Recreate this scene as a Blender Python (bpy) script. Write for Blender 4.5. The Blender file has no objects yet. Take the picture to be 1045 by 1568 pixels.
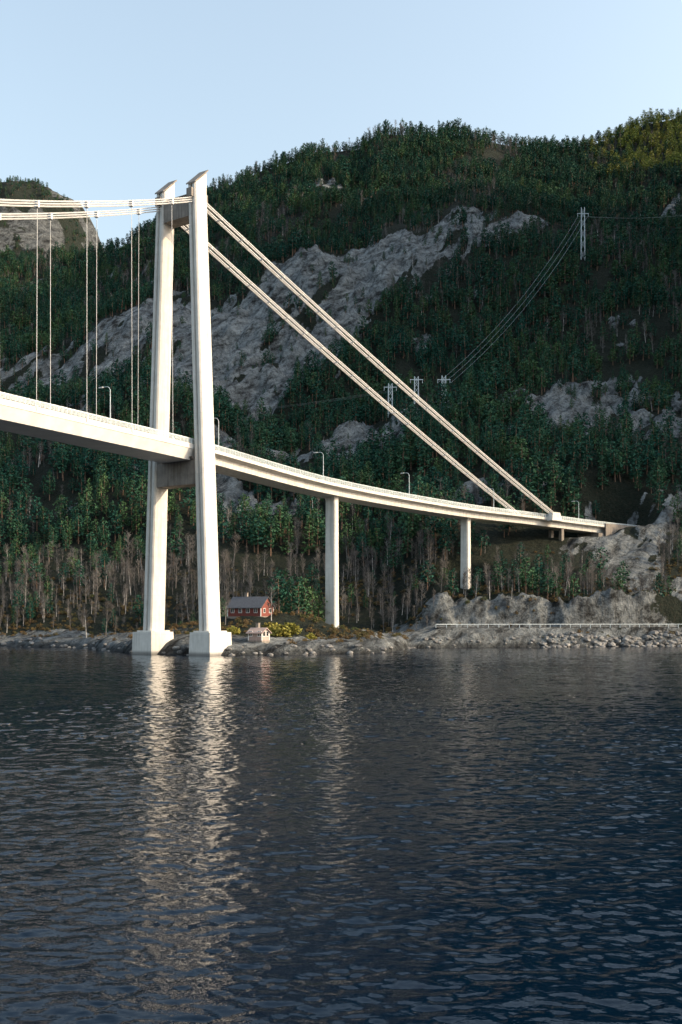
import bpy, math, random
import numpy as np
from mathutils import Vector, Matrix
random.seed(7); rng=np.random.default_rng(7)
scene=bpy.context.scene
# ---------------------------------------------------------------- camera
CAMZ=7.0; F=35/36*1568; HX=522.5; HY=952.0
cam=bpy.data.cameras.new("camera"); camo=bpy.data.objects.new("camera",cam)
scene.collection.objects.link(camo); scene.camera=camo
camo.location=(0,0,CAMZ); camo.rotation_euler=(math.radians(90),0,0)
cam.sensor_fit='VERTICAL'; cam.sensor_height=36; cam.sensor_width=24; cam.lens=35
cam.shift_y=168/1568; cam.clip_start=0.5; cam.clip_end=20000
# ---------------------------------------------------------------- light
SUN=Vector((1.0,-0.12,0.45)).normalized()
elev=math.asin(SUN.z); 
w=bpy.data.worlds.new("World"); scene.world=w; w.use_nodes=True
nt=w.node_tree; bg=nt.nodes['Background']; sky=nt.nodes.new('ShaderNodeTexSky')
sky.sky_type='NISHITA'; sky.sun_disc=False; sky.sun_elevation=elev
sky.sun_rotation=math.atan2(SUN.x,SUN.y); sky.air_density=1.5; sky.dust_density=4.5; sky.ozone_density=2.5
hs=nt.nodes.new('ShaderNodeHueSaturation');hs.inputs['Saturation'].default_value=.70;hs.inputs['Hue'].default_value=.490
nt.links.new(sky.outputs[0],hs.inputs['Color']);nt.links.new(hs.outputs[0],bg.inputs[0]); bg.inputs[1].default_value=0.35
sl=bpy.data.lights.new("sun","SUN"); sl.energy=5.0; sl.angle=math.radians(0.5); sl.color=(1,0.76,0.48)
so=bpy.data.objects.new("sun",sl); scene.collection.objects.link(so)
so.rotation_euler=SUN.to_track_quat('Z','Y').to_euler(); so.location=(200,-50,200)
scene.view_settings.view_transform='Standard'
try: scene.view_settings.look='None'
except: pass
# ---------------------------------------------------------------- noise
def vnoise(x,y,seed=0):
    x=np.asarray(x,float);y=np.asarray(y,float)
    ix=np.floor(x).astype(np.int64);iy=np.floor(y).astype(np.int64)
    fx=x-ix;fy=y-iy;fx=fx*fx*fx*(fx*(fx*6-15)+10);fy=fy*fy*fy*(fy*(fy*6-15)+10)
    def h(a,b):
        k=(a*374761393+b*668265263+seed*1442695041)&0xffffffff
        k=((k^(k>>13))*1274126177)&0xffffffff
        return ((k^(k>>16))&0xffffffff)/4294967296.0
    return (h(ix,iy)*(1-fx)+h(ix+1,iy)*fx)*(1-fy)+(h(ix,iy+1)*(1-fx)+h(ix+1,iy+1)*fx)*fy
def fbm(x,y,sc,o=4,seed=0):
    s=0;a=1;t=0
    for i in range(o):
        s=s+a*vnoise(x/sc+17.3*i,y/sc-9.1*i,seed+i);t+=a;a*=.5;sc*=.5
    return s/t
def sm(a,b,x):
    t=np.clip((x-a)/(b-a),0,1);return t*t*(3-2*t)
# ---------------------------------------------------------------- terrain
SX=[-900,-400,-200,-96,-72,-57,-48,-40,-28,-22,-10,4,10.5,14,18,33,96,200,400,1000,1600]
SY=[420,335,300,281,268,240,224,214,206,206,209,216,224,245,262,267,281,290,300,300,330]
FX=[-900,-400,-96,-40,10,30,100,400,1600]; FY=[430,340,290,292,294,298,303,310,340]
RX=[-900,-600,-309,-220,-185,-114,-72,-13,46,105,164,223,258,309,360,1600]
RH=[290,310,332,338,348,392,410,428,432,430,430,430,440,456,466,520]
def base(x,y):
    x=np.asarray(x,float);y=np.asarray(y,float)
    ys=np.interp(x,SX,SY); yf=np.interp(x,FX,FY); d=y-ys
    sh=np.interp(x,[-75,-60,-50,8,12,30,150,300],[2.4,2.6,3.2,3.2,2.4,5.3,5.3,5.3])
    land=sh*(1-np.exp(-np.maximum(d,0)/np.where(x>15,3.5,4)))
    z=np.where(d>0,land,np.maximum(d*.5,-6))
    z=z+5.6*np.exp(-((x+20)/19)**2-((y-252)/17)**2)
    z=z+9*sm(286,294,y)*sm(14,32,x)*(1-sm(105,160,x))
    t=(y-yf)/(900-yf); tc=np.clip(t,0,1)
    g=np.where(t<=1,tc**1.1,np.maximum(1-.25*(t-1)-.9*(t-1)**2,-.2))
    z=z+g*np.interp(x,RX,RH)
    # unseen massif right of view, added to keep the hillside in shade
    yy=y+np.where(y>500,.12*(x-400),0)
    sh2=np.interp(yy,[300,330,450,600,650,688,712],[0,380,560,700,740,500,0])  # back end drops away so sun reaches the upper right ridge
    k=sm(335,425,x)*sm(303,325,y)
    z=np.maximum(z,z*(1-k)+k*sh2)
    return z
def sight(px,py):
    ys=np.arange(262,905,1.0); x=(px-HX)/F*ys; zl=CAMZ+(HY-py)/F*ys
    b=base(x,ys); i=np.argmax(b>=zl)
    if b[i]<zl[i]: i=len(ys)-1
    return x[i],ys[i]
BANDS=[]
for band,den in [
  ([(-40,615,14),(0,607,16),(60,592,28),(130,562,38),(230,532,52),(330,517,64),(430,495,74),(500,458,56),(560,435,40),(640,402,31),(720,380,23),(780,364,20),(835,370,7)],.52),
  ([(395,692,10),(470,665,22),(560,630,28),(640,612,20),(705,582,10)],.66),
  ([(815,640,22),(900,610,36),(960,610,50),(1045,640,62),(1120,640,60)],.52),
  ([(90,775,5),(150,745,10),(210,730,8)],.45),
  ([(330,745,16),(400,790,22),(470,795,16),(560,800,6)],.38),
  ([(640,750,6),(720,745,12),(800,740,8)],.34),
  ([(830,750,8),(880,742,14),(940,775,10),(1045,765,12)],.48),
  ([(860,850,20),(940,850,45),(1045,860,60),(1120,860,60)],.14),
  ([(420,300,6),(500,290,14),(560,300,5)],.10)]:
    X=[];Y=[];W=[]
    for px,py,h in band:
        x,y=sight(px,py);_,y1=sight(px,py-h);_,y0=sight(px,py+h)
        X.append(x);Y.append(y);W.append(max((y1-y0)/2,2))
    o=np.argsort(X);BANDS.append((np.array(X)[o],np.array(Y)[o],np.array(W)[o],den))
def rockmask(x,y,z):
    u=.55*x+.83*y;v=-.83*x+.55*y
    n=fbm(u*.45,v*1.1,24,4,11); n2=fbm(x,y,70,3,31); n3=fbm(u*.35,v*1.2,8,3,37)
    m=np.zeros_like(z)
    for X,Y,W,den in BANDS:
        yc=np.interp(x,X,Y);wd=np.interp(x,X,W)
        ins=sm(X[0]-4,X[0]+3,x)*(1-sm(X[-1]-3,X[-1]+4,x))
        q=1.25-np.abs(y-yc)/wd
        v_=sm(0,.12,np.clip(q,-1,.62)*1.0+(n-.5)*2.3+(n3-.5)*2.1-.38+(den-.4)*1.3)*ins*(q>-.1)
        m=np.maximum(m,v_)
    m=np.maximum(m,sm(.73,.77,n+.12*(n2-.5)+.2*(n3-.5))*.9*(z>40)*(z<330))
    ys=np.interp(x,SX,SY)
    m=np.maximum(m,1-sm(2.4,5.0,z+2.5*(n-.5)+np.where(x>15,-1.5,0)))
    m=np.maximum(m,sm(284,286,y)*(1-sm(293,296,y))*sm(15,30,x)*(1-sm(115,140,x))*sm(.25,.4,n+.1))
    m=np.maximum(m,sm(350,380,x)*.7)
    return m
def terrain(x,y,want=False):
    x=np.asarray(x,float);y=np.asarray(y,float)
    z=base(x,y); yf=np.interp(x,FX,FY);t=np.clip((y-yf)/(900-yf),0,1)
    rm=rockmask(x,y,z)
    z=z+(fbm(x,y,130,3,3)-.5)*60*sm(.05,.3,t)*(1-.75*sm(.75,1,t))
    z=z+(fbm(x,y,38,4,5)-.5)*17*sm(.02,.12,t)*(1-.5*sm(.8,1,t))
    u=.55*x+.83*y;v=-.83*x+.55*y
    rid=1-np.abs(2*fbm(u*.4,v,13,4,8)-1)
    z=z+(rid-.75)*12*rm*sm(.02,.1,t)+(fbm(u*.5,v,4.5,3,61)-.5)*4*rm*sm(.02,.1,t)
    ys=np.interp(x,SX,SY)
    z=z+(fbm(x,y,6,4,9)-.45)*(3.6*sm(-2,1.5,y-ys)*(1-sm(.0,.04,t)))
    cz=sm(284,287,y)*(1-sm(296,300,y))*sm(15,30,x)*(1-sm(115,140,x))
    z=z+cz*((fbm(x,y*.3,9,4,19)-.5)*5+(1-np.abs(2*fbm(x,y*.2,4,3,23)-1)-.7)*3+(fbm(x,y,2.6,2,29)-.5)*4)
    # flat bench for shore road
    rd=sm(22,30,x)*sm(6,8,y-ys)*(1-sm(13.5,14.5,y-ys)); z=z*(1-rd)+5.35*rd
    for cx,cy,cz_,r in ((100,363,40.3,12),(88,352,36.5,9),(38.5,313,15.5,7)):
        k=1-sm(r*.7,r*1.5,np.hypot(x-cx,y-cy)); z=z*(1-k)+cz_*k
    kd=(1-sm(7,13,np.abs((y-332)-(x-61)*.82)))*(x>38)*(x<95)*(y<365)
    z=np.where(kd>0,z*(1-kd)+np.minimum(z,36)*kd,z)
    return (z,rm) if want else z
def tz(x,y): return float(terrain(np.array([x]),np.array([y]))[0])
def meshfrom(name,co,fa,mat,attr=None):
    co=co.astype(np.float32);me=bpy.data.meshes.new(name);me.vertices.add(len(co));me.vertices.foreach_set('co',co.ravel())
    me.loops.add(fa.size);me.loops.foreach_set('vertex_index',fa.ravel().astype(np.int32))
    me.polygons.add(len(fa));me.polygons.foreach_set('loop_start',np.arange(0,fa.size,4,dtype=np.int32))
    me.polygons.foreach_set('loop_total',np.full(len(fa),4,dtype=np.int32))
    me.update(calc_edges=True)
    if attr is not None:
        a=me.attributes.new('rock','FLOAT','POINT');a.data.foreach_set('value',attr.ravel().astype(np.float32))
    me.polygons.foreach_set('use_smooth',np.ones(len(fa),dtype=bool))
    me.materials.append(mat);o=bpy.data.objects.new(name,me);scene.collection.objects.link(o);return o
def gfaces(nx,ny):
    i=np.arange(ny-1)[:,None]*nx+np.arange(nx-1)[None,:]
    return np.stack([i,i+1,i+1+nx,i+nx],-1).reshape(-1,4)
def gridmesh(name,xs,ys,zf,mat):
    X,Y=np.meshgrid(xs,ys);z,rm=zf(X,Y)
    return meshfrom(name,np.stack([X,Y,z],-1).reshape(-1,3),gfaces(len(xs),len(ys)),mat,rm)
# ---------------------------------------------------------------- materials
def newmat(name):
    m=bpy.data.materials.new(name);m.use_nodes=True;n=m.node_tree
    return m,n,n.nodes['Principled BSDF']
def noise(n,scale,detail=4,rough=.6,vec=None,mp=None,tex=False):
    t=n.nodes.new('ShaderNodeTexNoise');t.inputs['Scale'].default_value=scale;t.inputs['Detail'].default_value=detail;t.inputs['Roughness'].default_value=rough
    g=n.nodes.new('ShaderNodeNewGeometry') 
    src=g.outputs['Position']
    if mp:
        q=n.nodes.new('ShaderNodeMapping')
        if tex:q.vector_type='TEXTURE'
        q.inputs['Scale'].default_value=mp[0];q.inputs['Rotation'].default_value=mp[1]
        n.links.new(src,q.inputs[0]);src=q.outputs[0]
    n.links.new(src,t.inputs['Vector']);return t
def ramp(n,src,stops):
    r=n.nodes.new('ShaderNodeValToRGB');e=r.color_ramp.elements
    while len(e)<len(stops):e.new(.5)
    for k,(p,c) in enumerate(stops):
        e[k].position=p;e[k].color=(c[0],c[1],c[2],1) if hasattr(c,'__len__') else (c,c,c,1)
    n.links.new(src,r.inputs[0]);return r
def mixc(n,fac,a,b,mode='MIX'):
    m=n.nodes.new('ShaderNodeMix');m.data_type='RGBA';m.blend_type=mode
    if hasattr(fac,'links'):n.links.new(fac,m.inputs[0])
    else:m.inputs[0].default_value=fac
    for s,i in ((a,6),(b,7)):
        if hasattr(s,'links'):n.links.new(s,m.inputs[i])
        else:m.inputs[i].default_value=(*s,1)
    return m.outputs[2]
def math_(n,op,a,b=None,c=None):
    q=n.nodes.new('ShaderNodeMath');q.operation=op
    for i,s in enumerate((a,b,c)):
        if s is None:continue
        if hasattr(s,'links'):n.links.new(s,q.inputs[i])
        else:q.inputs[i].default_value=s
    return q.outputs[0]
def bump(n,p,h,dist,st=1):
    b=n.nodes.new('ShaderNodeBump');b.inputs['Distance'].default_value=dist;b.inputs['Strength'].default_value=st
    n.links.new(h,b.inputs['Height']);n.links.new(b.outputs[0],p.inputs['Normal'])
def simple(name,c1,c2,scale,rough=.8,bd=0,mp=None,metal=0):
    m,n,p=newmat(name);t=noise(n,scale,5,.6,mp=mp)
    r=ramp(n,t.outputs[0],[(.35,c1),(.65,c2)]);n.links.new(r.outputs[0],p.inputs['Base Color'])
    p.inputs['Roughness'].default_value=rough;p.inputs['Metallic'].default_value=metal
    if bd:bump(n,p,t.outputs[0],bd)
    return m
def terrmat(name,dk=1.0):
    m,n,p=newmat(name)
    at=n.nodes.new('ShaderNodeAttribute');at.attribute_name='rock'
    n1=noise(n,.10,7,.75,mp=((1,1,1.6),(0,.35,.3)));n2=noise(n,.9,4,.7)
    n3=noise(n,.22,6,.7,mp=((4.5,1,1),(0,-.3,.98)),tex=True)
    n4=noise(n,.55,5,.75,mp=((1,1,.35),(.3,0,0)))
    rk=ramp(n,n1.outputs[0],[(.30,tuple(dk*q for q in(.052,.060,.064))),(.42,tuple(dk*q for q in(.145,.16,.168))),(.56,tuple(dk*q for q in(.23,.25,.255))),(.75,tuple(dk*q for q in(.33,.345,.34)))])
    st=ramp(n,n3.outputs[0],[(.36,.10),(.44,.55),(.53,1.0),(.7,1.35)])
    s4=ramp(n,n4.outputs[0],[(.36,.35),(.5,1.0)])
    rc=mixc(n,1,rk.outputs[0],st.outputs[0],'MULTIPLY');rc=mixc(n,1,rc,s4.outputs[0],'MULTIPLY')
    g=n.nodes.new('ShaderNodeNewGeometry');sp=n.nodes.new('ShaderNodeSeparateXYZ');n.links.new(g.outputs['Position'],sp.inputs[0])
    zr=ramp(n,math_(n,'MULTIPLY',sp.outputs[2],.01),[(0,.22),(.008,.4),(.016,.85),(.25,.8),(.6,1)])
    rc=mixc(n,1,rc,zr.outputs[0],'MULTIPLY')
    gr=ramp(n,n2.outputs[0],[(.3,(.006,.013,.009)),(.55,(.015,.020,.013)),(.75,(.034,.029,.021))])
    s=math_(n,'MULTIPLY_ADD',noise(n,.28,6,.7).outputs[0],2.2,-1.12)
    ad=math_(n,'ADD',at.outputs['Fac'],s)
    f=ramp(n,ad,[(.42,0),(.55,1)])
    c=mixc(n,f.outputs[0],gr.outputs[0],rc)
    n.links.new(c,p.inputs['Base Color']);p.inputs['Roughness'].default_value=.9
    p.inputs['Specular IOR Level'].default_value=.2
    h=math_(n,'ADD',n1.outputs[0],n3.outputs[0]);h=math_(n,'MULTIPLY_ADD',n4.outputs[0],.4,h)
    bump(n,p,h,3.2,1);return m
M_ter=terrmat('rock_and_forest_floor');M_ter2=terrmat('far_rock_and_heath',.5)
def concrete(name,a,b,dark):
    m,n,p=newmat(name)
    t=noise(n,.5,6,.65);s=noise(n,1.6,5,.6,mp=((1,1,.06),(0,0,0)))
    c=ramp(n,t.outputs[0],[(.3,a),(.7,b)]);st=ramp(n,s.outputs[0],[(.32,dark),(.52,1.0)])
    o=mixc(n,1,c.outputs[0],st.outputs[0],'MULTIPLY')
    g=n.nodes.new('ShaderNodeNewGeometry');sp=n.nodes.new('ShaderNodeSeparateXYZ');n.links.new(g.outputs['Position'],sp.inputs[0])
    md=math_(n,'PINGPONG',sp.outputs[2],2.1)
    j=ramp(n,md,[(.0,.78),(.035,1)]);o=mixc(n,1,o,j.outputs[0],'MULTIPLY')
    wet=ramp(n,math_(n,'MULTIPLY',sp.outputs[2],.1),[(.03,.35),(.09,1)]);o=mixc(n,1,o,wet.outputs[0],'MULTIPLY')
    n.links.new(o,p.inputs['Base Color']);p.inputs['Roughness'].default_value=.8;bump(n,p,t.outputs[0],.05);return m
M_conc=concrete('pale_concrete',(.53,.515,.48),(.65,.635,.60),.76)
M_concd=concrete('weathered_concrete',(.16,.14,.12),(.28,.245,.215),.6)
M_steel=simple('white_painted_steel',(.57,.56,.54),(.67,.66,.64),.4,.45)
M_rail=simple('galvanised_steel',(.45,.52,.56),(.58,.65,.68),2,.5,metal=.2)
M_cable=simple('cable_wrap',(.50,.50,.50),(.62,.62,.61),1,.5)
M_asph=simple('asphalt',(.04,.04,.042),(.06,.06,.06),1,.9)
M_white=simple('white_paint',(.74,.74,.72),(.82,.82,.8),2,.5)
M_red=simple('red_timber',(.13,.03,.022),(.19,.048,.035),4,.8,mp=((3,3,.3),(0,0,0)))
M_pale=simple('weathered_pale_timber',(.30,.21,.18),(.42,.33,.30),3,.8,mp=((3,3,.3),(0,0,0)))
M_roof=simple('slate_roof',(.05,.055,.065),(.09,.095,.11),3,.7)
M_glass,_n,_p=newmat('window_glass');_p.inputs['Roughness'].default_value=.08
_t=noise(_n,1.5);_r=ramp(_n,_t.outputs[0],[(.3,(.012,.016,.02)),(.7,(.03,.035,.04))]);_n.links.new(_r.outputs[0],_p.inputs['Base Color'])
def foliage(name,a,b,c,sc=.8):
    m,n,p=newmat(name)
    oi=n.nodes.new('ShaderNodeObjectInfo');t=noise(n,sc,2,.6)
    big=noise(n,.018,3,.6)
    r=ramp(n,t.outputs[0],[(.3,a),(.7,b)])
    f=math_(n,'ADD',math_(n,'MULTIPLY',oi.outputs['Random'],.8),math_(n,'MULTIPLY_ADD',big.outputs[0],1.6,-.75))
    f=ramp(n,f,[(0,0.0),(.45,.2),(1,1.0)])
    o=mixc(n,f.outputs[0],r.outputs[0],c)
    n.links.new(o,p.inputs['Base Color']);p.inputs['Roughness'].default_value=.8;p.inputs['Specular IOR Level'].default_value=.15
    return m
M_pine=foliage('pine_needles',(.005,.044,.036),(.018,.082,.058),(.058,.115,.046))
M_suntint=foliage('sunlight_tinted_leaves',(.11,.16,.035),(.18,.22,.055),(.24,.22,.06))  # golden sunlight of the upper right slope put into the leaf colour
M_bark=simple('pine_bark',(.10,.065,.045),(.2,.12,.08),3,.9)
M_birch=simple('birch_bark',(.25,.24,.23),(.55,.53,.51),2,.8)
M_gbark=simple('grey_bark',(.10,.09,.085),(.22,.205,.195),2,.9)
M_twig=foliage('bare_twigs',(.062,.057,.055),(.105,.097,.092),(.17,.162,.155))
M_bush=foliage('yellow_green_leaves',(.13,.14,.03),(.30,.27,.06),(.22,.16,.05))
M_heath=foliage('heather',(.09,.06,.03),(.19,.13,.06),(.07,.09,.035))
# ---------------------------------------------------------------- mesh builder
class MB:
    def __init__(s):s.v=[];s.f=[];s.m=[]
    def add(s,vs,fs,mi=0):
        o=len(s.v);s.v+=[tuple(v) for v in vs];s.f+=[tuple(i+o for i in f) for f in fs];s.m+=[mi]*len(fs)
    def box(s,c,ax,ay,az,hx,hy,hz,mi=0,tp=1):
        c=Vector(c);ax=Vector(ax).normalized();ay=Vector(ay).normalized();az=Vector(az).normalized()
        vs=[]
        for k in(-1,1):
            q=tp if k>0 else 1
            for i,j in((-1,-1),(1,-1),(1,1),(-1,1)):vs.append(c+ax*i*hx*q+ay*j*hy*q+az*k*hz)
        s.add(vs,[(3,2,1,0),(4,5,6,7),(0,1,5,4),(1,2,6,5),(2,3,7,6),(3,0,4,7)],mi)
    def abox(s,c,hx,hy,hz,mi=0,tp=1):s.box(c,(1,0,0),(0,1,0),(0,0,1),hx,hy,hz,mi,tp)
    def tube(s,p0,p1,r0,r1=None,n=6,mi=0,cap=True):
        r1=r0 if r1 is None else r1;p0=Vector(p0);p1=Vector(p1);d=(p1-p0).normalized()
        a=d.orthogonal().normalized();b=d.cross(a);vs=[]
        for p,r in((p0,r0),(p1,r1)):
            for i in range(n):
                t=2*math.pi*i/n;vs.append(p+a*math.cos(t)*r+b*math.sin(t)*r)
        fs=[(i,(i+1)%n,n+(i+1)%n,n+i) for i in range(n)]
        if cap:fs+=[tuple(range(n))[::-1],tuple(range(n,2*n))]
        s.add(vs,fs,mi)
    def loft(s,rings,mi=0,cap=True):
        n=len(rings[0]);vs=[p for r in rings for p in r];fs=[]
        for k in range(len(rings)-1):
            for i in range(n):fs.append((k*n+i,k*n+(i+1)%n,(k+1)*n+(i+1)%n,(k+1)*n+i))
        if cap:fs+=[tuple(range(n))[::-1],tuple(range((len(rings)-1)*n,len(rings)*n))]
        s.add(vs,fs,mi)
    def build(s,name,mats,parent=None,loc=None,smooth=False,fixn=True):
        me=bpy.data.meshes.new(name);me.from_pydata(s.v,[],s.f)
        for m in mats:me.materials.append(m)
        me.polygons.foreach_set('material_index',s.m)
        if smooth:me.polygons.foreach_set('use_smooth',[True]*len(s.f))
        if fixn:
            import bmesh
            b=bmesh.new();b.from_mesh(me);bmesh.ops.recalc_face_normals(b,faces=b.faces);b.to_mesh(me);b.free()
        me.update();o=bpy.data.objects.new(name,me);scene.collection.objects.link(o)
        if parent:o.parent=parent
        if loc:o.location=loc
        return o
def empty(name,loc=(0,0,0)):
    o=bpy.data.objects.new(name,None);scene.collection.objects.link(o);o.location=loc;return o
# ---------------------------------------------------------------- terrain + water objects
xs=np.concatenate([np.linspace(-900,-340,40),np.arange(-330,-60,1.9),np.arange(-60,110,1.1),np.arange(110,345,1.9),np.linspace(350,1500,90)])
ys=np.concatenate([np.arange(196,330,1.1),np.arange(330,560,1.6),np.arange(560,925,2.2),np.linspace(930,1400,30)])
gridmesh('hillside',xs,ys,lambda X,Y:terrain(X,Y,True),M_ter)
def farhill(X,Y):
    r=np.interp(X,[-1400,-900,-411,-360,-335,-312,-290,-260,-200],[600,580,514,518,510,492,450,370,140])
    z=r*np.exp(-((Y-1200)/330)**2)+6+(fbm(X,Y,60,4,41)-.5)*30+(fbm(X,Y,15,3,42)-.5)*14
    return z,sm(.48,.58,fbm(X,Y,40,4,43))
gridmesh('distant_mountain',np.linspace(-1400,-180,300),np.linspace(900,1700,170),farhill,M_ter2)
def farhill2(X,Y):
    z=770*np.exp(-((X-620)/190)**2-((Y-1450)/260)**2)+(fbm(X,Y,60,4,51)-.5)*40-30
    return z,sm(.4,.5,fbm(X,Y,40,4,43))
gridmesh('distant_peak',np.linspace(250,1100,90),np.linspace(1100,1900,80),farhill2,M_ter2)
# water: one sheet, finely tessellated with real waves in the inner fjord
mw,n,p=newmat('fjord_water')
wc=ramp(n,noise(n,.02,2,.5).outputs[0],[(.3,(.0002,.0045,.013)),(.7,(.0003,.007,.018))]);n.links.new(wc.outputs[0],p.inputs['Base Color'])
p.inputs['Roughness'].default_value=.012;p.inputs['IOR'].default_value=1.28
c8=noise(n,6.0,3,.55,mp=((.7,1,1),(0,0,.1)))
cc=noise(n,.03,3,.5,mp=((.5,1,1),(0,0,.2)));gust=ramp(n,cc.outputs[0],[(.3,.7),(.7,1.3)])
bump(n,p,math_(n,'MULTIPLY',c8.outputs[0],gust.outputs[0]),.015)
yr=[11.0]
while yr[-1]<290:yr.append(yr[-1]+min(.055+max(yr[-1]-18,0)*.0022,.5))
yr=np.array(yr);NXW=900;uu=np.linspace(-1,1,NXW)
Y=np.repeat(yr[:,None],NXW,1);X=uu[None,:]*(yr[:,None]*.37+4)
def wave(X,Y):
    h=0
    for lam,A,ang,st,sd in((7.0,.055,.25,1.9,3),(2.4,.048,-.2,1.7,5),(1.05,.062,.35,1.6,7),(.46,.044,-.12,1.5,9)):
        c_,s_=math.cos(ang),math.sin(ang);U=(X*c_+Y*s_)/(lam/2*st);V=(-X*s_+Y*c_)/(lam/2)
        nn=vnoise(U,V,sd);nb=vnoise(U+V*.37+31.7,V*1.13-U*.21+11.3,sd+1)
        q=(nn+nb-1)
        rdg=.35-np.abs(q)*1.0
        f=1-sm(60,160,Y)*(1 if lam<1 else 0)
        h=h+A*f*(q*.75+rdg*.5)
    return h
g_=.5+1.0*fbm(X,Y,26,3,91)
E=sm(11,12.5,Y)*(1-sm(275,288,Y))*(1-sm(.96,1,np.abs(X)/(Y*.37+4)))
Zw=wave(X,Y)*g_*E
co=np.stack([X,Y,Zw],-1).reshape(-1,3);fa=gfaces(NXW,len(yr));N0=len(co)
co=np.concatenate([co,np.array([[-6000,-6000,0],[6000,-6000,0],[6000,6000,0],[-6000,6000,0]],float)])
a0,a1,a2,a3=0,NXW-1,N0-1,N0-NXW
fa=np.concatenate([fa,np.array([[N0,N0+1,a1,a0],[N0+1,N0+2,a2,a1],[N0+2,N0+3,a3,a2],[N0+3,N0,a0,a3]])])
meshfrom('water',co,fa,mw)
# ---------------------------------------------------------------- bridge
bridge=empty('suspension_bridge')
DIR=Vector((.54,.84,0)).normalized();PER=Vector((DIR.y,-DIR.x,0))   # PER: towards the camera side
C=Vector((-34,212,0));UP=Vector((0,0,1))
def at(a,b,z):return C+DIR*a+PER*b+UP*z
ZT=100.3
def legoff(z):return 8.0-(8.0-4.45)*(z-3)/(98-3)
for side,nm in((1,'near'),(-1,'far')):
    m=MB();rings=[]
    for z in list(np.linspace(3.5,96,12))+[None]:
        zz=98 if z is None else z
        ha=2.25-.35*(zz/100);hb=1.32-.22*(zz/100);ch=.3
        sec=[(-ha,-hb+ch),(-ha,-.28),(-ha+.45,-.2),(-ha+.45,.2),(-ha,.28),(-ha,hb-ch),(-ha+ch,hb),(ha-ch,hb),(ha,hb-ch),(ha,-hb+ch),(ha-ch,-hb),(-ha+ch,-hb)]
        off=side*legoff(zz)
        rings.append([at(a,off+b_,(z if z is not None else ZT+.92*a)) for a,b_ in sec])
    m.loft(rings);m.build('tower_leg_'+nm,[M_conc],bridge)
    m=MB();o=side*legoff(99)
    m.loft([[at(a,o+b_,z) for a,b_,z in((-2.1,-1.25,98.52),(2.15,-1.25,102.4),(2.15,1.25,102.4),(-2.1,1.25,98.52))],
            [at(a,o+b_,z) for a,b_,z in((-2.1,-1.25,98.8),(2.15,-1.25,102.7),(2.15,1.25,102.7),(-2.1,1.25,98.8))]])
    m.box(at(0,o,96.6),DIR,PER,UP,2.6,.7,.9)
    m.build('cable_saddle_'+nm,[M_concd],bridge)
    m=MB();m.box(at(0,side*8.1,1.3),DIR,PER,UP,3.7,2.9,3.5,0,.93);m.box(at(0,side*8.0,4.95),DIR,PER,UP,2.9,2.1,.16)
    m.build('tower_base_'+nm,[M_conc],bridge)
m=MB();m.box(at(0,0,94.3),DIR,PER,UP,1.7,3.5,2.2);m.box(at(0,0,96.58),DIR,PER,UP,1.9,3.3,.08)
m.box(at(0,0,38.3),DIR,PER,UP,1.75,5.45,2.5)
m.loft([[at(a,b_,z) for a,b_,z in((-1.8,3.4,40.85),(1.8,3.4,40.85),(1.8,5.2,40.85),(-1.8,5.2,40.85))],[at(a,b_,z) for a,b_,z in((-2.4,3.2,41.5),(2.4,3.2,41.5),(2.4,5.0,41.5),(-2.4,5.0,41.5))]])
m.build('tower_cross_beams',[M_concd],bridge)
# deck centreline
ctrl=[C+DIR*s+UP*(43.9+.0065*-s-.000009*s*s) for s in(-330,-260,-200,-150,-100,-60,-25)]+[Vector((-34,212,43.8)),Vector((-5.9,258.9,42.5)),Vector((34.4,308.5,41.9)),Vector((60.9,331.9,41.6)),Vector((90,356,41.0)),Vector((106,368,40.8)),Vector((122,379,40.7))]
def cr(p0,p1,p2,p3,t):
    def tj(ti,a,b):return ti+max((b-a).length,1e-3)**.5
    t0=0;t1=tj(t0,p0,p1);t2=tj(t1,p1,p2);t3=tj(t2,p2,p3);t=t1+(t2-t1)*t
    A1=p0*((t1-t)/(t1-t0))+p1*((t-t0)/(t1-t0));A2=p1*((t2-t)/(t2-t1))+p2*((t-t1)/(t2-t1));A3=p2*((t3-t)/(t3-t2))+p3*((t-t2)/(t3-t2))
    B1=A1*((t2-t)/(t2-t0))+A2*((t-t0)/(t2-t0));B2=A2*((t3-t)/(t3-t1))+A3*((t-t1)/(t3-t1))
    return B1*((t2-t)/(t2-t1))+B2*((t-t1)/(t2-t1))
path=[]
for i in range(1,len(ctrl)-2):
    nseg=max(2,int((ctrl[i+1]-ctrl[i]).length/2))
    for k in range(nseg):path.append(cr(ctrl[i-1],ctrl[i],ctrl[i+1],ctrl[i+2],k/nseg))
path.append(ctrl[-2])
T=min(range(len(path)),key=lambda i:(path[i]-Vector((-34,212,43.8))).length)
def frame(i):
    a=path[max(i-1,0)];b=path[min(i+1,len(path)-1)];t=(b-a);t.z=0;t.normalize();return t,Vector((t.y,-t.x,0))
def ring(i,sec):
    t,pv=frame(i);return [path[i]+pv*b_+UP*z for b_,z in sec]
HWD=5.0
secm=[(-HWD,0),(HWD,0),(HWD,-.75),(HWD-.12,-.8),(HWD-1.0,-3.0),(-HWD+1.0,-3.0),(-HWD+.12,-.8),(-HWD,-.75)]
secs=[(-HWD,0),(HWD,0),(HWD,-.5),(HWD-1.7,-.95),(HWD-1.9,-2.4),(-HWD+1.9,-2.4),(-HWD+1.7,-.95),(-HWD,-.5)]
m=MB();m.loft([ring(i,secm) for i in range(0,T+1)]);m.build('main_span_deck',[M_steel],bridge)
m=MB();m.loft([ring(i,secs) for i in range(T+1,len(path))]);m.build('side_span_deck',[M_conc],bridge)
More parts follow.
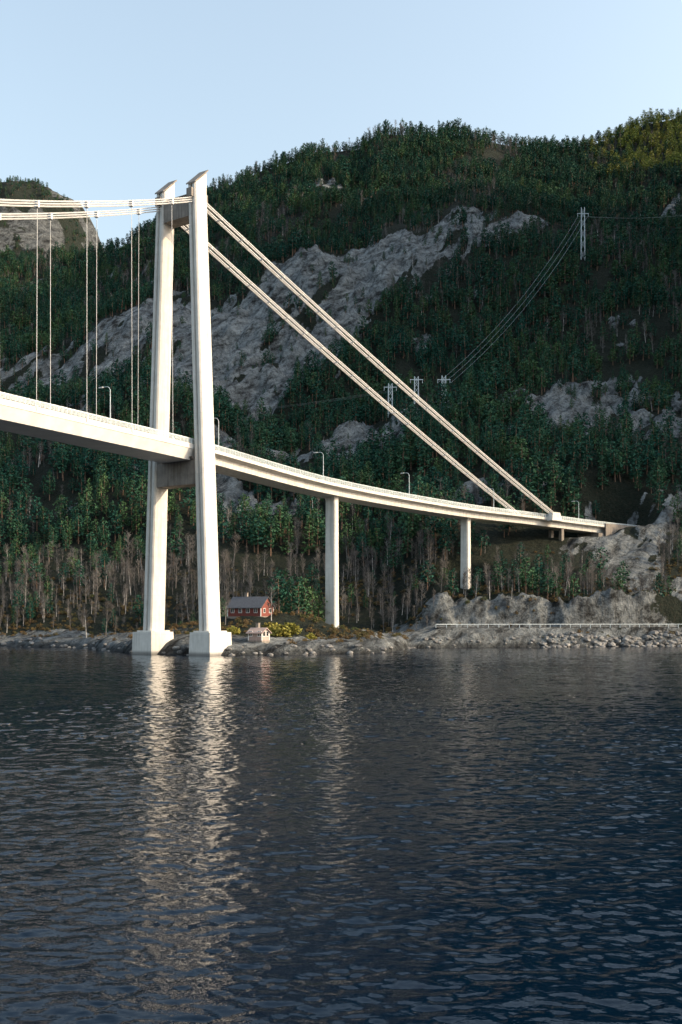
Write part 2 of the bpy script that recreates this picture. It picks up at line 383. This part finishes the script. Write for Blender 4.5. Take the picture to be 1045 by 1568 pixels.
m=MB();m.loft([ring(i,[(-3.6,.004),(3.6,.004),(3.6,.06),(-3.6,.06)]) for i in range(len(path))]);m.build('deck_road',[M_asph],bridge)
m=MB();m.loft([ring(i,[(-.06,.064),(.06,.064),(.06,.07),(-.06,.07)]) for i in range(len(path))]);m.build('deck_centre_line',[M_white],bridge)
m=MB()
for sd in(-1,1):
    b0=sd*(HWD-.12)
    m.loft([ring(i,[(b0-.12,0.004),(b0+.13,0.004),(b0+.13,.3),(b0-.12,.3)]) for i in range(len(path))],1)
    for z in(.5,.7,.9,1.1,1.3):
        r=.045 if z<1.2 else .075
        m.loft([ring(i,[(b0-r,z-r),(b0+r,z-r),(b0+r,z+r),(b0-r,z+r)]) for i in range(len(path))],0)
    for i in range(0,len(path)-1):
        for q in(0,.5):
            pp=path[i].lerp(path[i+1],q);_,pv=frame(i);c_=pp+pv*b0
            m.abox(c_+UP*.75,.06,.06,.5,0)
m.build('railing',[M_rail,M_conc],bridge)
# piers
for nm,pxx,hw,hd in(('pier_a',512,1.6,.95),('pier_b',712,1.45,.9)):
    i=min(range(T,len(path)),key=lambda k:abs(path[k].x/path[k].y-(pxx-HX)/F))
    t,pv=frame(i);px,py_=path[i].x,path[i].y;gz=tz(px,py_);top=path[i].z-2.4;m=MB();rings=[]
    for z,k in((gz-3,1.12),(gz+6,1.06),(top-2.5,1.0),(top-.9,1.0),(top,1.12)):
        a=hd*k;b_=hw*k;ch=.28
        rings.append([Vector((px,py_,z))+t*u+pv*v for u,v in((-a+ch,-b_),(a-ch,-b_),(a,-b_+ch),(a,b_-ch),(a-ch,b_),(-a+ch,b_),(-a,b_-ch),(-a,-b_+ch))])
    m.loft(rings);m.build(nm,[M_conc],bridge)
# abutment and short end pier
m=MB();i=len(path)-1
j=min(range(len(path)),key=lambda k:(path[k].xy-Vector((93,358))).length);t,pv=frame(j)
m.box(path[j]-UP*4.6,t,pv,UP,7,4.6,2.0);m.box(path[j]-UP*1.6+t*9+pv*5.25,t,pv,UP,13,.22,2.4)
j2=min(range(len(path)),key=lambda k:(path[k].xy-Vector((75,343))).length);t2,pv2=frame(j2)
for q in(-2.2,2.2):m.box(path[j2]-UP*6.4+pv2*q,t2,pv2,UP,.6,.6,3.95)
m.build('abutment',[M_concd],bridge)
# cables
def cz(s):return 96-.42*s+.42*s*s/446
m=MB()
for sd in(1,-1):
    for ia in(-.32,.32):
        for iz in(-.45,0,.45):
            pts=[]
            for s in range(0,320,8):
                off=sd*(legoff(98)+(5.3-4.4)*min(s/60,1));pts.append(at(-s,off+ia,cz(s)+iz))
            for a_,b_ in zip(pts,pts[1:]):m.tube(a_,b_,.075,n=5)
A1=Vector((69.9,331.5,43.3));A2=Vector((60.2,338.3,43.3))
for st,en in((at(0,legoff(98),96),A1),(at(0,-legoff(98),96),A2)):
    d=(en-st);L=d.length;d=d/L;s_=d.cross(UP).normalized();u_=s_.cross(d)
    for ia in(-.75,.75):
        for iz in(-.24,.24):
            N=24;pts=[st+d*L*k/N+s_*ia+u_*iz-UP*(3.0*4*(k/N)*(1-k/N)*.45) for k in range(N+1)]
            for a_,b_ in zip(pts,pts[1:]):m.tube(a_,b_,.16,n=6)
    for k in range(1,24):
        c_=st+d*L*k/24-UP*(3.0*4*(k/24)*(1-k/24)*.45);m.box(c_,s_,u_,d,.8,.10,.12,0)
m.build('main_cables',[M_cable],bridge)
m=MB()
for sd in(1,-1):
    s=8.0
    while s<300:
        off=sd*(legoff(98)+(5.3-4.4)*min(s/60,1));zd=43.9+.0065*s
        m.tube(at(-s,off,cz(s)-.5),at(-s,sd*4.9,zd),.055,n=5)
        m.box(at(-s,off,cz(s)-.1),DIR,PER,UP,.2,.4,.6);m.box(at(-s,sd*4.98,zd),DIR,PER,UP,.2,.16,.4)
        s+=11.6
m.build('hangers',[M_cable],bridge)
m=MB()
for en in(A1,A2):
    m.box(en+Vector((1.5,1.2,-1.2)),(.78,.62,0),(.62,-.78,0),UP,2.6,1.2,1.4,0,.7)
m.build('cable_anchors',[M_conc],bridge)
# lamps on the deck
for pxl in(-150,172,338,492,626,756,886):
    best=min(range(len(path)),key=lambda i:abs((path[i]+frame(i)[1]*4.4).x/max((path[i]+frame(i)[1]*4.4).y,1)-(pxl-HX)/F))
    t,pv=frame(best);p0=path[best]+pv*4.55;m=MB()
    loc=Vector(p0)
    m.tube((0,0,0),(0,0,.9),.16,.14,8);m.tube((0,0,.9),(0,0,6.6),.10,.07,8)
    pr=Vector((0,0,6.6))
    for k in range(1,7):
        an=k/6*math.pi/2*.92;q=Vector((0,0,6.6))-pv*(1.0*(1-math.cos(an)))+UP*(.95*math.sin(an));m.tube(pr,q,.065,.06,6);pr=q
    q=pr-pv*1.1+UP*.05;m.tube(pr,q,.06,.055,6);m.box(q-pv*.45,pv,t,UP,.5,.17,.09,1)
    m.build('street_lamp',[M_rail,M_steel],None,loc)
# ---------------------------------------------------------------- house, shed
def house(name,x,y,L,W,Hh,rh,rot,wall,roof,trim):
    z=max(tz(x,y),tz(x-L*.3,y-W*.3))-.1
    e=empty(name,(x,y,z));e.rotation_euler=(0,0,rot)
    m=MB();m.abox((0,0,-.6),L/2+.1,W/2+.1,.9);m.build('foundation',[M_concd],e)
    m=MB();hx,hy=L/2,W/2
    m.add([(-hx,-hy,.3),(hx,-hy,.3),(hx,hy,.3),(-hx,hy,.3),(-hx,-hy,Hh),(hx,-hy,Hh),(hx,hy,Hh),(-hx,hy,Hh),(-hx,0,Hh+rh),(hx,0,Hh+rh)],
      [(0,1,5,4),(2,3,7,6),(1,2,6,9,5),(3,0,4,8,7),(0,3,2,1)]);m.build('walls',[wall],e)
    m=MB();ov=.45
    for s_ in(-1,1):
        dz=-rh/hy*ov;a=(-hx-ov,s_*(hy+ov),Hh+dz+.03);b_=(hx+ov,s_*(hy+ov),Hh+dz+.03);c_=(hx+ov,s_*.0,Hh+rh+.03);d_=(-hx-ov,s_*.0,Hh+rh+.03)
        m.add([a,b_,c_,d_]+[(q[0],q[1],q[2]+.16) for q in(a,b_,c_,d_)],[(0,1,2,3),(4,5,6,7),(0,1,5,4),(1,2,6,5),(2,3,7,6),(3,0,4,7)])
    m.build('roof',[roof],e)
    m=MB();m.abox((-hx*.3,.4,Hh+rh+.3),.35,.35,.8);m.abox((-hx*.3,.4,Hh+rh+1.15),.42,.42,.06);m.build('chimney',[M_concd],e)
    m=MB()
    for wx in np.linspace(-hx*.7,hx*.7,4 if L>6 else 2):
        m.abox((wx,-hy-.04,1.75),.5,.05,.6,0);m.abox((wx,-hy-.095,1.75),.42,.01,.5,1);m.abox((wx,-hy-.11,1.75),.03,.012,.5,0)
    for wy in(-hy*.45,hy*.45):
        m.abox((hx+.04,wy,1.75),.05,.5,.6,0);m.abox((hx+.095,wy,1.75),.01,.4,.5,1)
    for yy in(-hy,hy):
        for xx in(-hx,hx):m.abox((xx,yy,Hh/2+.15),.09,.09,Hh/2-.16,0)
    m.build('windows_and_trim',[trim,M_glass],e);return e
house('wooden_house',-22.8,251,9.4,6.6,2.6,2.5,-.42,M_red,M_roof,M_white)
house('boathouse',-17.9,217,3.4,3.0,2.0,.9,-.5,M_pale,M_pale,M_white)
# ---------------------------------------------------------------- shore road with guard rail
m=MB();g=MB();pr=None
rx=np.arange(26,190,3.0)
pts=[(x,float(np.interp(x,SX,SY))) for x in rx]
m.loft([[(x,y+8.2,5.36),(x,y+13.2,5.36),(x,y+13.2,5.5),(x,y+8.2,5.5)] for x,y in pts]);m.build('shore_road',[M_asph])
for (x0,y0),(x1,y1) in zip(pts,pts[1:]):
    g.tube((x0,y0+7.9,6.3),(x1,y1+7.9,6.3),.11,n=4);g.abox((x0,y0+8.0,5.8),.08,.08,.55)
g.build('guard_rail',[M_rail])
# ---------------------------------------------------------------- power line
def pylon(x,y,h,name='power_pylon',w_=2.4):
    z=tz(x,y);m=MB()
    for s_ in(-1,1):
        m.tube((s_*w_*.55,0,-1),(s_*w_*.45,0,h),.28,.2,6)
    for k in range(5):
        za=h*k/5;zb=h*(k+1)/5
        m.tube((-w_*.5,0,za),(w_*.5,0,zb),.1,n=4);m.tube((w_*.5,0,za),(-w_*.5,0,zb),.1,n=4)
    m.tube((-w_*1.6,0,h*.88),(w_*1.6,0,h*.88),.2,n=5)
    for q in(-1.5,0,1.5):m.tube((q*w_,0,h*.88),(q*w_,0,h*.88-1.6),.12,n=5)
    m.build(name,[M_rail],None,(x,y,z));return Vector((x,y,z+h*.88-1.6)),w_
PY=[]
for px_,py_,h_,w_ in((598,598,15,1.9),(638,580,13,1.9),(680,585,16,1.9),(893,440,32,2.2)):
    x,y=sight(px_,py_);PY.append((pylon(x,y,h_,w_=w_)))
x0,y0=sight(1100,400);PY.append((Vector((x0+60,y0,tz(x0+60,y0)+30)),2.4))
m=MB()
def wire(a,b,sag):
    pr=None
    for k in range(17):
        t=k/16;q=a.lerp(b,t)-UP*sag*4*t*(1-t)
        if pr:m.tube(pr,q,.045,n=3,cap=False)
        pr=q
xa,ya=sight(-200,610)
L0=Vector((xa,ya,tz(xa,ya)+14))
for off in(-1.5,0,1.5):
    o=Vector((off*2.0,0,0));wire(L0+o,PY[0][0]+o,14);wire(PY[2][0]+o,PY[3][0]+o,8);wire(PY[3][0]+o,PY[4][0]+o,8)
m.build('power_lines',[M_rail],fixn=False)
# ---------------------------------------------------------------- trees
def clump(m,c,s,n,mi):
    for _ in range(n):
        d=Vector((random.gauss(0,1),random.gauss(0,1),random.gauss(0,.6)));p0=Vector(c)+d*s*.42
        a=Vector((random.uniform(-1,1),random.uniform(-1,1),random.uniform(-.5,.5))).normalized()
        b_=a.cross(Vector((random.uniform(-1,1),random.uniform(-1,1),random.uniform(-1,1)))).normalized()
        k=s*random.uniform(.45,.85);m.add([p0-a*k*.6,p0+a*k*.6+b_*k*.2,p0+b_*k],[(0,1,2)],mi)
def pine(kind):
    m=MB();h=random.uniform(10,12.5);lean=Vector((random.uniform(-.4,.4),random.uniform(-.4,.4),0))
    m.tube((0,0,-1),Vector((0,0,h*.5))+lean*.5,.24,.16,5,0,False);m.tube(Vector((0,0,h*.5))+lean*.5,Vector((0,0,h*.97))+lean,.16,.03,3,0,False)
    lo=.12 if kind=='spruce' else .30
    nb=42 if kind=='spruce' else 34
    for i in range(nb):
        f=lo+(1-lo)*((i+random.random())/nb)
        if kind=='spruce':R=2.3*(1-f)**.85+.12
        else:R=3.0*math.sin(math.pi*min(1,(f-lo)/(1-lo)*.76+.2))**.7*(.6+.4*random.random())
        an=i*2.4+random.uniform(-.6,.6);r=R*random.uniform(.35,1)
        c=Vector((math.cos(an)*r,math.sin(an)*r,h*f-r*.15))+lean*f
        if i%4==0:m.tube(lean*f+Vector((0,0,h*f-.2)),c,.05,.02,3,0,False)
        clump(m,c,(1.05 if kind=='spruce' else 1.4)*(1.1-.5*f),6,1)
    return m
def birch():
    m=MB();h=random.uniform(8,10.5);lean=Vector((random.uniform(-.8,.8),random.uniform(-.8,.8),0))
    m.tube((0,0,-1),Vector((0,0,h*.55))+lean*.5,.14,.09,5,0,False);m.tube(Vector((0,0,h*.55))+lean*.5,Vector((0,0,h))+lean,.09,.02,4,0,False)
    for i in range(30):
        f=random.uniform(.2,.97);b0=Vector((0,0,h*f))+lean*f;an=random.uniform(0,6.28);l=random.uniform(1.3,2.7)*(1.15-f*.6)
        e_=b0+Vector((math.cos(an)*l*.65,math.sin(an)*l*.65,l*.85));m.tube(b0,e_,.042,.018,3,1,False)
        for k in range(5):
            s0=b0.lerp(e_,random.uniform(.3,1));q=s0+Vector((random.uniform(-1,1),random.uniform(-1,1),random.uniform(.2,1.3)))*.85;m.tube(s0,q,.03,.012,3,1,False)
    return m
def bushm(sz,n,k):
    m=MB()
    for i in range(n):
        an=random.uniform(0,6.28);e_=random.uniform(.1,1.4);r=sz*random.uniform(.5,1)
        c=Vector((math.cos(an)*math.cos(e_)*r,math.sin(an)*math.cos(e_)*r,math.sin(e_)*r*.9));
        if i%3==0:m.tube((0,0,-.3),c,.04,.015,3,0,False)
        clump(m,c,sz*.33,k,1)
    return m
def coll(nm):
    c=bpy.data.collections.new(nm);scene.collection.children.link(c);return c
def put(o,c):
    scene.collection.objects.unlink(o);c.objects.link(o)
cp=coll('pines');cb=coll('birches');cs=coll('heath');cl=coll('sun_tinted_trees')
ploc=[(-13,262),(-11,259),(-9.5,263),(-14.5,266),(-8,268),(-6,264),(-16,258)]
for i,(x,y) in enumerate(ploc):
    o=pine('spruce' if i in(0,3) else 'pine').build('pine_tree',[M_bark,M_pine],None,(x,y,tz(x,y)),fixn=False);put(o,cp)
for x,y in((250,860),(270,850)):  # pine shapes with sunlight painted into their foliage
    o=pine('pine').build('sun_tinted_tree',[M_gbark,M_suntint],None,(x,y,tz(x,y)),fixn=False);put(o,cl)
for k,(x,y) in enumerate(((-70,274),(-62,262),(-28,241),(-17,243),(-31,244),(-33,248))):
    o=birch().build('birch_tree',[M_birch if k in(0,3) else M_gbark,M_twig],None,(x,y,tz(x,y)),fixn=False);put(o,cb)
for (x,y) in((-8,222),(-4,226),(0,229)):
    o=bushm(.9,22,8).build('heather_shrub',[M_bark,M_heath],None,(x,y,tz(x,y)),fixn=False);put(o,cs)
for x,y,s in((-14.2,229,2.9),(-11.6,231,2.2),(-16.5,233,1.8),(-7.0,230,1.3),(-25,229,1.7)):
    o=bushm(s,70,14).build('garden_bush',[M_bark,M_bush],None,(x,y,tz(x,y)),fixn=False)
def scatter(name,P,S,col):
    n=len(P);me=bpy.data.meshes.new(name);me.vertices.add(n);me.vertices.foreach_set('co',P.astype(np.float32).ravel())
    rot=np.zeros((n,3),np.float32);rot[:,2]=rng.uniform(0,6.28,n);rot[:,:2]=rng.normal(0,.04,(n,2))
    a=me.attributes.new('rot','FLOAT_VECTOR','POINT');a.data.foreach_set('vector',rot.ravel())
    sc=np.stack([S*rng.uniform(.9,1.25,n)]*2+[S],-1).astype(np.float32)
    a=me.attributes.new('scl','FLOAT_VECTOR','POINT');a.data.foreach_set('vector',sc.ravel())
    a=me.attributes.new('pick','INT','POINT');a.data.foreach_set('value',rng.integers(0,60,n).astype(np.int32))
    o=bpy.data.objects.new(name,me);scene.collection.objects.link(o)
    ng=bpy.data.node_groups.new(name,'GeometryNodeTree')
    ng.interface.new_socket(name='Geometry',in_out='INPUT',socket_type='NodeSocketGeometry');ng.interface.new_socket(name='Geometry',in_out='OUTPUT',socket_type='NodeSocketGeometry')
    N=ng.nodes;gi=N.new('NodeGroupInput');go=N.new('NodeGroupOutput');ip=N.new('GeometryNodeInstanceOnPoints');ci=N.new('GeometryNodeCollectionInfo')
    ci.inputs['Collection'].default_value=col;ci.inputs['Separate Children'].default_value=True;ci.inputs['Reset Children'].default_value=True
    def na(nm,ty):
        q=N.new('GeometryNodeInputNamedAttribute');q.data_type=ty;q.inputs['Name'].default_value=nm
        return [s for s in q.outputs if s.enabled and s.name=='Attribute'][0]
    Lk=ng.links.new;Lk(gi.outputs[0],ip.inputs['Points']);Lk(ci.outputs[0],ip.inputs['Instance']);ip.inputs['Pick Instance'].default_value=True
    Lk(na('pick','INT'),ip.inputs['Instance Index']);Lk(na('rot','FLOAT_VECTOR'),ip.inputs['Rotation']);Lk(na('scl','FLOAT_VECTOR'),ip.inputs['Scale']);Lk(ip.outputs[0],go.inputs[0])
    md=o.modifiers.new('scatter','NODES');md.node_group=ng;return o
def jit(x0,x1,y0,y1,s):
    X,Y=np.meshgrid(np.arange(x0,x1,s),np.arange(y0,y1,s));X=X+rng.uniform(-.5,.5,X.shape)*s;Y=Y+rng.uniform(-.5,.5,Y.shape)*s
    return X.ravel(),Y.ravel()
pth=np.array([[q.x,q.y] for q in path[T-60:]])
def pdist(X,Y):
    d=np.full(len(X),1e9)
    for q in pth[::2]:d=np.minimum(d,np.hypot(X-q[0],Y-q[1]))
    return d
def allowed(X,Y,Z,RM,r):
    pd=pdist(X,Y);ysx=np.interp(X,SX,SY)
    front=((Y-332)-(X-61)*.82)<0
    ok=(Z>3)&((RM<.45)|(r<.13))&(r<.95)
    ok&=~((pd<8)&(Z>31)); ok&=~(front&(pd<24)&(Z>24)&(X>35)&(X<115)); ok&=~((pd<4)&(Z>10)); ok&=~((X>18)&(Y-ysx<17)); ok&=~((np.abs(X+20)<17)&(Y<262)&(Y>200)); ok&=~(Y<268)|(X<-60)
    return ok
X,Y=jit(-380,380,270,915,4.2)
k=(np.abs(X)<.38*Y+22);X=X[k];Y=Y[k]
Z,RM=terrain(X,Y,True)
n=fbm(X,Y,45,3,77);r=rng.random(len(X));gap=fbm(X,Y,16,3,79);ok=allowed(X,Y,Z,RM,r)&(gap>np.where(Z<60,.29,.34)+.1*(r-.5))
dec=np.where(Z<26,.55,np.where(Z<50,.28,.10))+(n-.5)*1.4
isb=rng.random(len(X))<dec
suntint=(~isb)&(X>185)&(Z>365)&(Y>730)&(rng.random(len(X))<sm(190,255,X)*.85)  # yellow-tinted stand added where the hilltop should look sunlit
P=np.stack([X,Y,Z-.3],-1)
small=np.where(RM>.45,.5,1)
S=rng.uniform(.45,1.15,len(X))*small*np.where(Z<30,.85,1)*(.75+.6*fbm(X,Y,25,2,83))
scatter('pine_forest',P[ok&~isb&~suntint],S[ok&~isb&~suntint],cp)
scatter('sun_tinted_stand',P[ok&suntint],S[ok&suntint],cl)
Pb=P[ok&isb];Sb=(S*rng.uniform(.8,1.15,len(X)))[ok&isb]
X,Y=jit(-130,130,272,345,4.2);Z,RM=terrain(X,Y,True);r=rng.random(len(X))
ok=allowed(X,Y,Z,RM,r)&(Z<30)&(fbm(X,Y,20,3,97)>.50)
Pb=np.concatenate([Pb,np.stack([X,Y,Z-.3],-1)[ok]]);Sb=np.concatenate([Sb,rng.uniform(.45,1.0,ok.sum())])
scatter('birch_forest',Pb,Sb,cb)
# distant mountain woods
X,Y=jit(-560,-190,960,1220,7.0);k=(np.abs(X)<.37*Y);X=X[k];Y=Y[k];Z,RM=farhill(X,Y);k=(RM<.6)&(rng.random(len(X))<.9)
scatter('distant_forest',np.stack([X,Y,Z-.5],-1)[k],rng.uniform(.4,.75,k.sum()),cp)
# heather and scrub on the shore
X,Y=jit(-110,120,206,330,2.1);Z,RM=terrain(X,Y,True);n=fbm(X,Y,14,3,88)
k=(Z>2.3)&(n>.46)&(rng.random(len(X))<.75)&~((X>22)&(Y-np.interp(X,SX,SY)<15)&(Y-np.interp(X,SX,SY)>6))&~((np.abs(X+22.8)<6)&(np.abs(Y-251)<5))&~((np.abs(X+17.6)<3)&(np.abs(Y-218)<3))&(np.hypot(X+28,Y-208)>5)&(np.hypot(X+41,Y-216)>5)&((RM<.8)|(rng.random(len(X))<.3))
scatter('heath_scrub',np.stack([X,Y,Z-.1],-1)[k],rng.uniform(.5,1.3,k.sum()),cs)
# shore boulders
m=MB()
def boulder(m,c,s):
    dirs=[Vector((math.cos(a)*math.cos(e_),math.sin(a)*math.cos(e_),math.sin(e_))) for e_,nn in((-.9,5),(-.1,7),(.7,5)) for a in [2*math.pi*(i+random.random()*.5)/nn for i in range(nn)]]+[Vector((0,0,1)),Vector((0,0,-1))]
    import bmesh
    b=bmesh.new()
    for d in dirs:b.verts.new((d.x*s*random.uniform(.8,1.3),d.y*s*random.uniform(.7,1.1),d.z*s*random.uniform(.5,.8)))
    r=bmesh.ops.convex_hull(b,input=b.verts);b.verts.index_update();b.verts.ensure_lookup_table()
    m.add([Vector(c)+v.co for v in b.verts],[[v.index for v in f.verts] for f in b.faces]);b.free()
for i in range(420):
    x=random.uniform(-100,150) if i%2 else random.uniform(55,110);y=float(np.interp(x,SX,SY))+random.uniform(-1.0,3.5)
    boulder(m,(x,y,max(tz(x,y),-.1)),random.uniform(.3,1.0)*(1.2 if x>60 else .9))
M_boul=simple('shore_stone',(.06,.06,.06),(.25,.245,.235),.7,.9,.15)
m.build('shore_boulders',[M_boul])
